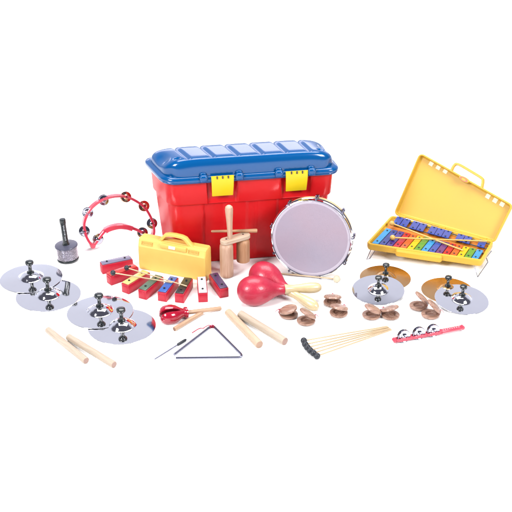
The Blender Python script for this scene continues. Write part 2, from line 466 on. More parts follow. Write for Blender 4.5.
# ------------------------------------------------------------------ cabasa
def cabasa():
    p = G(68.3, 259.5)
    t = thing('cabasa', 'small hand cabasa with steel beads and a black handle, standing behind the cymbals', 'shaker', p, (R(0), R(-3.0), R(-10)))
    MB().lathe([(0, 0), (.034, 0), (.0365, .0025), (.0365, .006), (.034, .0085), (0, .0085)], 40).build('bottom_plate', M['black'], t)
    core = MB().lathe([(0, .0085), (.0325, .0085), (.0325, .05), (0, .05)], 40); core.build('core', M['steel'], t)
    bd = MB()
    for k in range(11):
        z = .0108 + k * .0037
        for i in range(58):
            a = 2 * pi * (i + .5 * (k % 2)) / 58
            c = Vector((.0340 * cos(a), .0340 * sin(a), z)); r = .00195
            bd.add([c + Vector(v) * r for v in ((1, 0, 0), (-1, 0, 0), (0, 1, 0), (0, -1, 0), (0, 0, 1), (0, 0, -1))],
                   [(0, 2, 4), (2, 1, 4), (1, 3, 4), (3, 0, 4), (2, 0, 5), (1, 2, 5), (3, 1, 5), (0, 3, 5)])
    bo = bd.build('bead_chains', M['bead'], t, sharp=180)
    MB().lathe([(0, .050), (.036, .050), (.0385, .052), (.0390, .0545), (.0378, .0572), (.034, .058), (0, .058)], 44).build('top_plate', M['grey_top'], t)
    MB().lathe([(0, .058), (.0125, .058), (.0115, .061), (.0095, .066), (.0095, .13), (.0108, .138), (.0108, .149), (.0095, .152), (0, .1525)], 24).build('handle', M['black'], t)
    # the small vertical lettering on the handle, too small to read: pale strokes
    pr = MB()
    for i in range(12):
        z = .078 + i * .0052
        for a0 in (-1.25, -1.02):
            h = random.choice((.0030, .0036, .0040)); wd = random.choice((.0012, .0020, .0026))
            a = R(-62) + a0 * .0 + (a0 + 1.13) * .9
            pr.box((0, 0, 0), (.0006, wd * (1 if (i + (a0 > -1.1)) % 3 else .5), h * .7), 0, Matrix.Rotation(a, 4, 'Z') @ Matrix.Translation((.0097, 0, z)))
    pr.build('lettering', M['printed'], t)
cabasa()

# ------------------------------------------------------------------ cymbals
def cymbal_proto(metal):
    t = thing('cymbal', 'x', 'cymbal', (0, 0, 0))
    Rr = .1
    pr = [(.0015, .0205), (.010, .0202), (.020, .0180), (.029, .0130), (.035, .0072), (.0385, .0040), (.043, .0029), (.050, .0025), (.070, .0017), (.090, .0009), (.0985, .0005), (.1, .0004)]
    under = [(r, z - .0012) for r, z in reversed(pr)]
    # refine the profile
    fine = []
    for (r0, z0), (r1, z1) in zip(pr, pr[1:]):
        fine.append((r0, z0))
    fine.append(pr[-1])
    def cr(P, k=4):
        out = []
        for i in range(len(P) - 1):
            p0 = P[max(0, i - 1)]; p1 = P[i]; p2 = P[i + 1]; p3 = P[min(len(P) - 1, i + 2)]
            for q in range(k):
                s = q / k
                out.append(tuple(.5 * (2 * p1[c] + (p2[c] - p0[c]) * s + (2 * p0[c] - 5 * p1[c] + 4 * p2[c] - p3[c]) * s * s + (3 * p1[c] - p0[c] - 3 * p2[c] + p3[c]) * s ** 3) for c in (0, 1)))
        out.append(P[-1]); return out
    top = cr(pr)
    prof = top + [(.1003, 0)] + [(.0995, -.0004)] + under[1:]
    prof = [(r, z + .0012) for r, z in prof]
    MB().lathe(prof + [prof[0]], 96).build('plate', M[metal], t, sharp=60)
    kb = MB().lathe([(0, .0205), (.0115, .0205), (.0125, .0220), (.0115, .0245), (.0070, .0262), (.0056, .030), (.0052, .042), (.0062, .0475), (.0110, .0505), (.0138, .0545), (.0142, .0585), (.0125, .0620), (.0085, .0640), (0, .0646)], 28)
    kb.build('knob', M['black'], t)
    return t
chrome0 = cymbal_proto('chrome'); brass0 = cymbal_proto('brass')
def place_cymbal(src, px, py, z, toward, tilt, scale, label, group, first):
    p = G(px, py, z)
    if tilt:
        q = G(*toward, 0); d = Vector((q.x - p.x, q.y - p.y, 0)).normalized()
        ax = Vector((d.y, -d.x, 0)); rot = Quaternion(ax, R(-tilt)) if False else Quaternion(Vector((0, 0, 1)).cross(d), -R(tilt))
    else: rot = Quaternion()
    rot = rot @ Quaternion((0, 0, 1), random.uniform(0, 6))
    c = src if first else dup(src, p, rot, label)
    if first: c.location = p; c.rotation_mode = 'QUATERNION'; c.rotation_quaternion = rot; c['label'] = label
    c.scale = (scale,) * 3; c['group'] = group
    return c
CG = 'pairs of hand cymbals with black knobs'
place_cymbal(chrome0, 48.5, 295.5, 0, None, 0, 1.02, 'large chrome cymbal lying flat, lower of the pair at the far left edge', CG, True)
place_cymbal(chrome0, 31.2, 278.2, .0022, (48.5, 295.5), 1.1, 1.01, 'large chrome cymbal leaning on another, the leftmost in the picture', CG, False)
place_cymbal(chrome0, 122, 326.5, 0, None, 0, 1.02, 'large chrome cymbal lying flat nearest the two pale sticks, lower of its pair', CG, False)
place_cymbal(chrome0, 100.2, 312, .0022, (122, 326.5), 1.1, 1.02, 'large chrome cymbal reflecting red blocks, leaning on its partner in front of the chime blocks', CG, False)
place_cymbal(brass0, 385.3, 277.8, 0, None, 0, .83, 'brass cymbal half hidden behind a silver one, left of the two brass cymbals', CG, True)
place_cymbal(chrome0, 378.2, 290.0, .0085, (385.3, 277.8), 5.5, .83, 'small silver cymbal lying over a brass one, behind the castanets', CG, False)
place_cymbal(brass0, 447.3, 290.5, 0, None, 0, .83, 'brass cymbal behind a silver one at the right, right of the two brass cymbals', CG, False)
place_cymbal(chrome0, 461.6, 299.5, .0075, (447.3, 290.5), 4.5, .84, 'small silver cymbal farthest right, lying over a brass one', CG, False)

# ------------------------------------------------------------------ chime blocks (resonator bells)
def chimes():
    t = thing('chime_block', 'x', 'chime block', (0, 0, 0), (0, 0, 0), 'red chime blocks with coloured bars')
    Lg, W, H = .106, .0300, .0325
    b = MB()
    b.box((Lg / 2, 0, H / 2), (Lg, W, H), .0016)
    b.build('block', M['box'], t)
    # panel groove on the near end
    MB().box((-.0004, 0, H * .47), (.0014, W * .72, H * .62), .0006).build('end_panel', M['box'], t)
    bar = MB().box((Lg / 2 - .001, 0, H + .0022), (Lg * .94, W * .86, .0036), .0009).build('tone_bar', BAR['grey'], t)
    for x in (.2, .78):
        MB().lathe([(0, .0), (.0034, .0), (.0034, .0028), (.0022, .0038), (0, .004)], 14, Matrix.Translation((Lg * x, 0, H + .0038))).build('peg', M['black'], t)
    spots = [((101.4, 272.5), 24, 'grey', 'red chime block with a grey bar, lying crosswise at the far left of the row', .104),
             ((109, 284), 38, 'vermilion', 'red chime block with an orange-red bar, under a black mallet head', .104),
             ((125.3, 293.2), 54, 'cream', 'red chime block with a straw yellow bar', .104),
             ((142.5, 299.2), 63, 'moss', 'red chime block with a grey-green bar', .104),
             ((162.2, 301.6), 72, 'royal', 'red chime block with a blue bar', .104),
             ((179.4, 303), 77, 'black', 'red chime block with a black bar and a mallet stick end on it', .104),
             ((203.2, 302.4), 95, 'white', 'red chime block with a white bar', .104),
             ((224.3, 297.6), 111, 'plum', 'red chime block with a dark purple bar, rightmost of the row', .104)]
    for i, (p, a, c, lab, _) in enumerate(spots):
        loc = G(*p)
        lab = lab if i not in (2, 3, 4, 6) else lab + {2: ', third from the left of the row', 3: ', fourth from the left of the row', 4: ', between the green-barred and black-barred ones', 6: ', between the black-barred and purple-barred ones'}[i]
        if i == 0:
            o = t; o.location = loc; o['label'] = lab; o.rotation_euler = (0, 0, R(a))
        else: o = dup(t, loc, (0, 0, R(a)), lab)
        br = [x for x in SC.objects if x.parent == o and x.name.startswith('tone_bar')][0]
        if i: br.data = br.data.copy()
        br.data.materials[0] = BAR[c]
        br['label'] = c.replace('plum', 'dark purple').replace('moss', 'grey-green').replace('royal', 'blue').replace('cream', 'straw yellow') + ' metal bar'
chimes()

# ------------------------------------------------------------------ mallets
def mallet(name, head, tail, r_stick, r_head, mh, ms, label, group, cat='mallet', hscale=1.0, src=None, taper=1.0):
    """head and tail are world points of the axis; local Z runs from head to tail"""
    ln = (tail - head).length
    if src is not None:
        o = dup(src, head, aim(head, tail), label)
        st = [x for x in SC.objects if x.parent == o and x.name.startswith('stick')][0]
        st.scale = (1, 1, ln / src['span'])
        return o
    t = thing(name, label, cat, head, aim(head, tail), group)
    t['span'] = ln
    MB().lathe([(0, 0), (r_stick * .98, 0), (r_stick, .004), (r_stick * taper, ln - .002), (r_stick * taper * .7, ln), (0, ln)], 12).build('stick', ms, t)
    n = 12
    MB().lathe([(r_head * sin(pi * i / n), -r_head * cos(pi * i / n) * hscale) for i in range(n + 1)], 20).build('head', mh, t)
    return t
mg = 'mallets resting on the chime blocks'
mallet('mallet', G(113.0, 272.8, .0475), G(172.5, 282.6, .0405), .0019, .0088, M['blackrub'], M['thin'], 'black-headed mallet on the chime blocks, the nearer one with its head over the orange-red bar', mg)
mallet('mallet', G(126.8, 267.8, .0475), G(187.0, 286.2, .0415), .0019, .0088, M['blackrub'], M['thin'], 'black-headed mallet on the chime blocks, the farther one reaching the black bar', mg)

# bundle of six
heads = [(303.8, 340.6), (305.2, 344.3), (307.3, 347.3), (310.0, 350.3), (313.4, 353.0), (317, 356)]
tails = [(387.5, 326.2), (388.5, 327.0), (389.3, 327.8), (390.2, 328.4), (391.0, 329.0), (391.8, 329.8)]
ords = ['farthest', 'second from the back', 'third from the back', 'third from the front', 'second from the front', 'nearest']
src = None
for i in range(6):
    rh = .0098
    hz = rh if i % 2 == 0 else rh + .0010
    o = mallet('mallet', G(*heads[i], hz), G(*tails[i], .0026 + .0040 * (i % 2)), .0021, rh, M['blackrub'], M['thin'],
               'thin black-headed mallet, %s of the six fanned out in front' % ords[i], 'fan of six black-headed mallets', src=src)
    if src is None: src = o

# ------------------------------------------------------------------ closed yellow case
def closed_case():
    Z = 0.0
    a = G(138.8, 268.8); b = G(205.8, 282.2)
    ux = (b - a); ln = ux.length; ux.normalize()
    t = thing('instrument_case', 'closed amber yellow plastic carrying case standing upright in front of the trunk', 'carrying case', a, (0, 0, math.atan2(ux.y, ux.x)))
    th = .050; H = .112
    def section(x):   # profile across the thickness (y back, z up), slightly drafted, seam in the middle
        return [(0.0035, 0), (.0, .0035), (.0, .086), (.0015, .0885), (.0085, .1085), (.0115, .111), (.0185, .1125), (.0200, .1110), (.0212, .1110), (.0225, .1125), (th - .005, .1125), (th - .001, .1085), (th, .10), (th, .004), (th - .003, 0)]
    rs = []
    def rg(x, k, dz=0):
        cy, cz = th / 2, .055
        return [(x, cy + (y - cy) * k, cz + (z - cz) * (1 - (1 - k) * .5)) for y, z in section(x)]
    for x, k in ((0, .80), (.0015, .93), (.005, 1), (ln - .005, 1), (ln - .0015, .93), (ln, .80)): rs.append(rg(x, k))
    MB().rings(rs).build('shell', M['case'], t, sharp=25)
    # handle
    hx0, hx1 = ln * .36, ln * .70; mid = (hx0 + hx1) / 2
    hp = [(hx0 - .016, .108), (hx0 - .006, .119), (hx0 + .006, .1325), (hx0 + .018, .1365), (mid, .138), (hx1 - .018, .1365), (hx1 - .006, .1325), (hx1 + .006, .119), (hx1 + .018, .108)]
    rr = []
    for i, (x, z) in enumerate(hp):
        p0 = hp[max(0, i - 1)]; p1 = hp[min(len(hp) - 1, i + 1)]; tx, tz = p1[0] - p0[0], p1[1] - p0[1]; l = math.hypot(tx, tz); nx, nz = -tz / l, tx / l
        w, d = .0058, .0098
        rr.append([(x + nx * u * w, th * .5 + v * d, z + nz * u * w) for u, v in ((1, .6), (.6, 1), (-.6, 1), (-1, .6), (-1, -.6), (-.6, -1), (.6, -1), (1, -.6))])
    MB().rings(rr).build('handle', M['case'], t, sharp=40)
    # plate under the handle, white latch label, embossed fields on the shoulder
    MB().box((mid, .006, .102), (hx1 - hx0 + .012, .014, .016), .003).build('handle_mount', M['case'], t)
    sl = Matrix.Rotation(R(-19), 4, 'X')
    MB().box((0, 0, 0), (.024, .0016, .010), .0006, Matrix.Translation((mid - .003, -.0015, .1035)) @ sl).build('latch_label', M['white'], t)
    for x0, x1 in ((.06, .22), (.75, .90)):
        e = MB(); cx = ln * (x0 + x1) / 2; w = ln * (x1 - x0)
        T = Matrix.Translation((cx, .0047, .0985)) @ Matrix.Rotation(R(-19.3), 4, 'X')
        # raised border and small moulded bars
        for (dx, dz, sx, sz) in ((0, .0055, w, .0010), (0, -.0055, w, .0010), (-w / 2, 0, .0010, .012), (w / 2, 0, .0010, .012)):
            e.box((dx, -.0004, dz), (sx, .0020, sz), 0, T)
        n = 7
        for i in range(n):
            e.box((-w / 2 + w * (i + .7) / (n + .4), -.0003, 0), (w / n * .5, .0012, .0055), 0, T)
        e.build('embossed_panel', M['emboss'], t)
closed_case()

# ------------------------------------------------------------------ tone block with handle
def tone_block():
    loc = G(226.8, 275.6)
    H1 = .120; r = .0222
    d = Vector((.052, .033, 0)); yaw = math.atan2(d.y, d.x); dl = d.length
    t = thing('tone_block', 'double wooden tone block with two cylinders and an upright handle, before the trunk', 'tone block', loc, (0, 0, yaw))
    def cyl(x, z0, z1, m, nm='cylinder'):
        MB().lathe([(0, z0), (r * .75, z0), (r * .97, z0 + .0022), (r, z0 + .006), (r, z1 - .016), (r * .97, z1 - .008), (r * .80, z1 - .002), (r * .62, z1), (0, z1)], 36,
                   Matrix.Translation((x, 0, 0))).build(nm, m, t)
        # sounding slot cut in the side shows as a dark line
    cyl(0, 0, H1, M['tone']); cyl(dl + .002, .036, H1 - .0012, M['tone2'])
    y = MB(); c = corner_round([(-.020, -.0165), (dl + .026, -.0165), (dl + .026, .0165), (-.020, .0165)], .0150, 8)
    y.rings([ring(corner_round(inset([(-.020, -.0165), (dl + .026, -.0165), (dl + .026, .0165), (-.020, .0165)], k), .0150 - k, 8), z) for k, z in ((.002, H1 + .0002), (0, H1 + .0022), (0, H1 + .0125), (.002, H1 + .0145))])
    y.build('crossbar', M['yoke'], t)
    for x in (.0, dl + .002): MB().lathe([(0, H1 + .0146), (.0030, H1 + .0146), (.0030, H1 + .0158), (0, H1 + .0165)], 12, Matrix.Translation((x, 0, 0))).build('screw', M['steel'], t)
    hx = .018
    MB().lathe([(0, H1 + .0144), (.0080, H1 + .0144), (.0083, H1 + .03), (.0098, H1 + .07), (.0122, H1 + .104), (.0130, H1 + .119), (.0115, H1 + .127), (.0065, H1 + .1315), (0, H1 + .1325)], 24,
               Matrix.Translation((hx, 0, 0)) @ Matrix.Rotation(R(-1.5), 4, 'Y')).build('handle', M['tone'], t)
    # beater laid over the crossbar behind the handle
    zt = H1 + .0147
    q = loc + Matrix.Rotation(yaw, 3, 'Z') @ Vector((dl + .012, .012, zt + .0054))
    u0 = G(211.2, 230.6, q.z); u1 = G(257.2, 229.0, q.z)
    a = Vector((u0.x, q.y - .004, q.z)); b = Vector((u1.x, q.y + .001, q.z))
    # keep it clear of the handle: both ends moved back along the view-free direction
    off = Vector((0, .0, 0))
    ln = (b - a).length
    bt = thing('beater', 'thin wooden beater balanced across the tone block behind its handle', 'beater', a + off, aim(a, b))
    MB().lathe([(0, 0), (.0030, .0002), (.0042, .004), (.0048, ln * .5), (.0068, ln - .004), (.0058, ln), (0, ln + .0004)], 16).build('stick', M['tone2'], bt)
tone_block()

# ------------------------------------------------------------------ drum
def drum():
    rad = .1310
    lean = R(8); yawd = R(-13)      # head normal turned to the left a little
    # normal of the head (towards the viewer)
    n = Vector((-sin(R(11)) * cos(lean), -cos(R(11)) * cos(lean), sin(lean)))
    xx = Vector((0, 0, 1)).cross(n); xx = -xx if xx.x < 0 else xx; xx.normalize(); yy = n.cross(xx)
    if yy.z < 0: yy = -yy; xx = yy.cross(n)
    mx = Matrix((xx, yy, n)).transposed()
    depth = .052
    # centre of the head such that its lowest rim touches the ground
    low = rad * sqrt(1 - n.z ** 2)
    hz = low + .004 + 0
    c = G(311.3, 238.6, hz)
    # the back rim must clear the ground too
    zb = c.z - depth * n.z - low
    t = thing('drum', 'tambour drum with pale lilac skin and chrome hoop, propped against the trunk', 'drum', c, mx)
    if zb < 0: pass
    MB().lathe([(rad - .0085, -.0450), (rad - .0015, -.0450), (rad - .0015, -.002), (rad - .0085, -.002), (rad - .0085, -.0450)], 96).build('shell', M['hoopwood'], t)
    MB().lathe([(0, .0008), (rad * .5, .0009), (rad - .013, .0009), (rad - .0105, .0012), (rad - .0035, .0002), (rad - .0035, -.0008), (0, -.0002)], 96).build('skin', M['skin'], t)
    MB().lathe([(rad - .0128, .0011), (rad - .0105, .0020), (rad - .0050, .0014), (rad - .0035, .0005)], 96).build('skin_collar', M['skinrim'], t)
    hp = [(rad - .0035, -.009), (rad - .0032, .004), (rad - .0012, .0055), (rad + .0010, .0045), (rad + .0014, -.009), (rad + .0036, -.0115), (rad + .0030, -.0128), (rad - .0003, -.0128), (rad - .0003, -.009)]
    MB().lathe(hp + [hp[0]], 96).build('hoop', M['chrome'], t)
    first = None
    for i, a in enumerate((86, 125, 45, 6, -34, -75, -120, 168, 207)):
        A = R(a); loc = Vector(((rad + .0015) * cos(A), (rad + .0015) * sin(A), 0))
        if first is None:
            l = MB()
            l.box((.0035, 0, -.030), (.008, .011, .022), .002)
            l.tube([(.0045, 0, -.045), (.0048, 0, -.005), (.0045, 0, .004)], .0019, 8)
            l.tube([(.0048, 0, -.002), (.0050, 0, .006), (.0030, 0, .0092), (-.0005, 0, .0088), (-.0012, 0, .0058)], .0022, 8)
            l.box((.0055, 0, -.004), (.0050, .0075, .008), .0014)
            first = l.build('tension_lug', M['steel'], t); first.location = loc; first.rotation_euler = (0, 0, A)
        else:
            dup(first, loc, (0, 0, A), None, t)
drum()
mallet('drum_mallet', G(336.7, 279.0, .0120), G(272.0, 272.6, .0040), .0023, .0120, M['felt'], M['thin'], 'drum beater with a round cream head lying below the drum', None, 'mallet')

# ------------------------------------------------------------------ maracas
def maracas():
    t = thing('maraca', 'x', 'maraca', (0, 0, 0), None, 'pair of red maracas')
    # local Z from the head centre to the handle end
    hd = [(0, -.052), (.012, -.0508), (.024, -.0460), (.035, -.0365), (.0430, -.0230), (.0475, -.006), (.0480, .008), (.0450, .024), (.0385, .040), (.0300, .055), (.0225, .068), (.0185, .080), (.0172, .092), (.0176, .0965), (.0150, .0975), (0, .0975)]
    def cr(P, k=3):
        out = []
        for i in range(len(P) - 1):
            p0 = P[max(0, i - 1)]; p1 = P[i]; p2 = P[i + 1]; p3 = P[min(len(P) - 1, i + 2)]
            for q in range(k):
                s = q / k
                out.append(tuple(max(0, .5 * (2 * p1[c] + (p2[c] - p0[c]) * s + (2 * p0[c] - 5 * p1[c] + 4 * p2[c] - p3[c]) * s * s + (3 * p1[c] - p0[c] - 3 * p2[c] + p3[c]) * s ** 3)) if c == 0 else
                                 .5 * (2 * p1[c] + (p2[c] - p0[c]) * s + (2 * p0[c] - 5 * p1[c] + 4 * p2[c] - p3[c]) * s * s + (3 * p1[c] - p0[c] - 3 * p2[c] + p3[c]) * s ** 3) for c in (0, 1)))
        out.append(P[-1]); return out
    MB().lathe(cr(hd[:13]) + hd[13:], 48).build('head', M['maraca'], t)
    hn = [(0, .0976), (.0155, .0976), (.0152, .104), (.0135, .116), (.0125, .128), (.0135, .145), (.0160, .163), (.0175, .180), (.0172, .194), (.0145, .207), (.0085, .2155), (0, .2175)]
    MB().lathe(cr(hn[1:11]) and ([hn[0]] + cr(hn[1:11]) + [hn[11]]), 32).build('handle', M['maple'], t)
    # far one first (its handle lies underneath)
    h2 = G(264.5, 276.5, .048); e2 = G(309.0, 303.0, .0175)
    d2 = (e2 - h2).normalized()
    t.location = h2; t.rotation_mode = 'QUATERNION'; t.rotation_quaternion = aim(h2, e2).to_quaternion()
    t['label'] = 'red maraca lying behind the other, its handle pointing toward the castanets'
    h1 = G(253.6, 290.6, .048); e1 = G(316.0, 287.6, .040)
    dup(t, h1, aim(h1, e1), 'red maraca in front, its handle crossing over the other one')
    return h1, e1, h2, e2
maracas()

# ------------------------------------------------------------------ claves
def claves():
    def clave(a, b, r, m, label, group, src=None):
        A = G(*a, r); B = G(*b, r); ln = (B - A).length
        if src is not None:
            o = dup(src, A, aim(A, B), label)
            for ch in [x for x in SC.objects if x.parent == o]: ch.scale = (1, 1, ln / src['span'])
            return o
        t = thing('clave', label, 'clave', A, aim(A, B), group); t['span'] = ln
        MB().lathe([(0, 0), (r * .86, 0), (r * .97, .0009), (r, .003), (r, ln - .003), (r * .97, ln - .0009), (r * .86, ln), (0, ln)], 40).build('rod', m, t)
        return t
    g1 = 'pale wooden claves in front of the large cymbals'
    s = clave((47.8, 329.8), (86.2, 360.8), .0103, M['clave'], 'pale wooden clave, left and nearer of the two before the left cymbals', g1)
    clave((68.4, 336.8), (114.2, 364.8), .0103, M['clave'], 'pale wooden clave, right one of the two before the left cymbals', g1, s)
    g2 = 'wooden claves in the middle'
    clave((228.0, 312.0), (259.6, 344.8), .0122, M['clave2'], 'yellowish wooden clave lying right of the triangle, left of the middle two', g2)
    clave((240.2, 313.8), (285.2, 341.6), .0122, M['clave'], 'pinkish wooden clave lying below the maracas, right of the middle two', g2)
claves()

# ------------------------------------------------------------------ castanets
def castanets():
    t = thing('castanet', 'x', 'castanet', (0, 0, 0), (0, 0, 0), 'eight wooden finger castanets')
    r = .0285
    prof = [(0, .0004), (r * .62, 0), (r * .86, .0016), (r * .97, .0042), (r, .0068), (r * .985, .0088), (r * .93, .0098), (r * .60, .0098), (r * .54, .0088), (r * .42, .0052), (r * .2, .0036), (0, .0034)]
    low = MB().lathe(prof, 40); lo = low.build('lower_shell', M['casta'], t, sharp=30)
    # upper shell: same form turned over, hinge edge on +X
    up = MB().lathe([(q, .0098 - z) for q, z in prof], 40, Matrix.Translation((-r, 0, 0)))
    uo = up.build('upper_shell', M['casta'], t, sharp=30); uo.location = (r, 0, .0112)
    cd = MB()
    pts = [(r + .0035 * cos(a) - .001, .0052 * sin(2 * a) * .6 + .004, .0105 + .0085 * sin(a)) for a in [2 * pi * i / 20 for i in range(20)]]
    cd.tube(pts, .0010, 8, closed=True)
    cd.tube([(x, -y, z) for x, y, z in pts], .0010, 8, closed=True)
    cd.lathe([(0, -.0022), (.0018, -.0014), (.0024, 0), (.0018, .0014), (0, .0022)], 10, Matrix.Translation((r + .0030, 0, .019)))
    cd.tube([(r + .003, 0, .019), (r + .008, .002, .017), (r + .012, -.001, .012), (r + .016, .001, .007)], [.0010, .0009, .0008, .0005], 6)
    cd.build('cord', M['cord'], t)
    S = [((288.8, 316.0), 165, 17, 'castanet opening to the right, leftmost of all eight'),
         ((306.0, 322.4), 25, 33, 'castanet wide open to the left with its hollow showing, second from the left'),
         ((332.4, 304.0), 86, 20, 'castanet gaping toward the viewer, directly behind another castanet'),
         ((338.6, 314.4), 55, 20, 'castanet with a red cord tip, in front of another castanet and touching it'),
         ((371.2, 316.6), 18, 26, 'castanet gaping left, left one of the pair under the silver cymbal'),
         ((390.3, 316.6), 128, 26, 'castanet gaping right, right one of the pair under the silver cymbal'),
         ((418.3, 307.6), 11, 43, 'castanet with its upper shell tipped steeply up, farther of the two at the right'),
         ((430.2, 316.0), 8, 44, 'steeply open castanet with a loose cord, the rightmost one')]
    for i, (p, a, op, lab) in enumerate(S):
        loc = G(*p)
        if i == 0: o = t; o.location = loc; o['label'] = lab; o.rotation_euler = (0, 0, R(a))
        else: o = dup(t, loc, (0, 0, R(a)), lab)
        u = [x for x in SC.objects if x.parent == o and x.name.startswith('upper_shell')][0]
        u.rotation_euler = (0, R(op), 0)
castanets()

# ------------------------------------------------------------------ handled castanet (red clapper)
def clapper():
    a = G(169.6, 314.6, .024); b = G(221.0, 308.2, .0075)
    t = thing('clapper', 'glossy dark red plastic clapper with slotted round head on a wooden handle', 'clapper', a, aim(a, b, (-.15, -.55, .8)))
    # local Z toward the handle, X up
    ln = (b - a).length
    hp = [(0, -.031), (.010, -.0300), (.018, -.0255), (.0240, -.017), (.0265, -.004), (.0262, .008), (.0235, .021), (.0190, .033), (.0155, .041), (.0138, .0455), (.0150, .0470), (.0178, .0485), (.0182, .052), (.0178, .0555), (.0150, .057), (0, .057)]
    shells = []
    for s in (1, -1):
        mb = MB(); seg = 40; vs = []; fs = []; rows = []
        # two half shells with a gap, as on a clam
        for r, z in hp:
            row = []
            for i in range(seg + 1):
                an = pi * i / seg
                gap = .0052 * max(0, min(1, (.030 - z) / .012)) * (1 if z > -.040 else 0)
                y = s * (r * sin(an) * 1.0 + gap) ; x = r * cos(an)
                row.append(len(vs)); vs.append((x, y, z))
            rows.append(row)
        for p, q in zip(rows, rows[1:]):
            for i in range(seg): fs.append((p[i], p[i + 1], q[i + 1], q[i]) if s > 0 else (p[i + 1], p[i], q[i], q[i + 1]))
            fs.append((p[0], q[0], q[-1], p[-1]))
        mb.add(vs, fs)
        mb.build('half_shell', M['cast'], t)
    # central paddle seen through the gap
    mb = MB(); mb.lathe([(0, -.023), (.012, -.021), (.0190, -.010), (.0195, .002), (.016, .018), (.010, .034), (.008, .045), (0, .045)], 32, sy=.10)
    mb.build('paddle', M['black'], t)
    # raised tongue round the slot on the front shell
    MB().tube([(.0155, -.0215, -.015), (.0190, -.0185, -.008), (.0205, -.0175, .004), (.0175, -.0175, .014), (.0125, -.0205, .014), (.0125, -.0238, .003), (.0130, -.0235, -.009)], .0016, 8, closed=True).build('slot_rim', M['cast'], t)
    mb = MB(); mb.lathe([(0, .0558), (.0068, .0558), (.0066, .07), (.0064, ln - .002), (.0054, ln), (0, ln)], 20); mb.build('handle', M['stick'], t)
    a = G(174.2, 329.2, .0068); b = G(202.0, 312.6, .0068)
    bt = thing('beater', 'short plain wooden stick lying slantwise under the red clapper handle', 'beater', a, aim(a, b))
    l2 = (b - a).length
    MB().lathe([(0, 0), (.0060, 0), (.0068, .001), (.0068, l2 - .001), (.006, l2), (0, l2)], 20).build('stick', M['stick'], bt)
clapper()

# ------------------------------------------------------------------ triangle
def triangle():
    r = .0036
    pts2 = [(175.8, 357.7), (238.8, 357.0), (240.8, 356.6), (241.7, 355.6), (241.0, 354.0), (214.6, 327.2), (213.0, 326.0), (211.6, 326.0), (209.8, 327.0), (174.2, 354.4)]
    w = [G(x, y, r) for x, y in pts2]; o = w[0].copy(); o.z = 0
    t = thing('triangle', 'bent steel triangle lying open on the floor with a red hanging cord', 'triangle', o)
    MB().tube([p - o for p in w], r, 14).build('rod', M['steel'], t)
    c = [G(x, y, z) - o for x, y, z in [(212.2, 326.6, .0075), (209.2, 325.0, .006), (206.0, 326.4, .004), (203.2, 328.3, .002), (200.6, 328.0, .002), (197.6, 329.2, .0015), (194.6, 331.2, .0015), (192.0, 332.8, .0015)]]
    k = MB().tube(c, .0013, 8)
    k.tube([G(212.2, 326.6, .0030) - o + Vector((0, cos(q) * .0046, sin(q) * .0046 + .0015)) for q in [2 * pi * i / 16 for i in range(16)]], .0014, 8, closed=True)
    k.tube([G(210.3, 327.2, .0030) - o + Vector((0, cos(q) * .0046, sin(q) * .0046 + .0015)) for q in [2 * pi * i / 16 for i in range(16)]], .0012, 8, closed=True)
    k.tube([G(213.8, 327.0, .0030) - o + Vector((0, cos(q) * .0046, sin(q) * .0046 + .0015)) for q in [2 * pi * i / 16 for i in range(16)]], .0012, 8, closed=True)
    k.build('cord', M['cord'], t)
    a = G(154.4, 359.0, .0022); b = G(186.2, 339.4, .0045); ln = (b - a).length
    bt = thing('triangle_beater', 'slim steel beater with a black grip lying left of the triangle', 'beater', a, aim(a, b))
    MB().lathe([(0, 0), (.0016, .0004), (.0019, .002), (.0019, ln * .73), (0, ln * .73)], 12).build('rod', M['steel'], bt)
    MB().lathe([(0, ln * .72), (.0030, ln * .72), (.0042, ln * .74), (.0044, ln * .9), (.0040, ln * .97), (.0022, ln), (0, ln)], 16).build('grip', M['blackrub'], bt)
triangle()

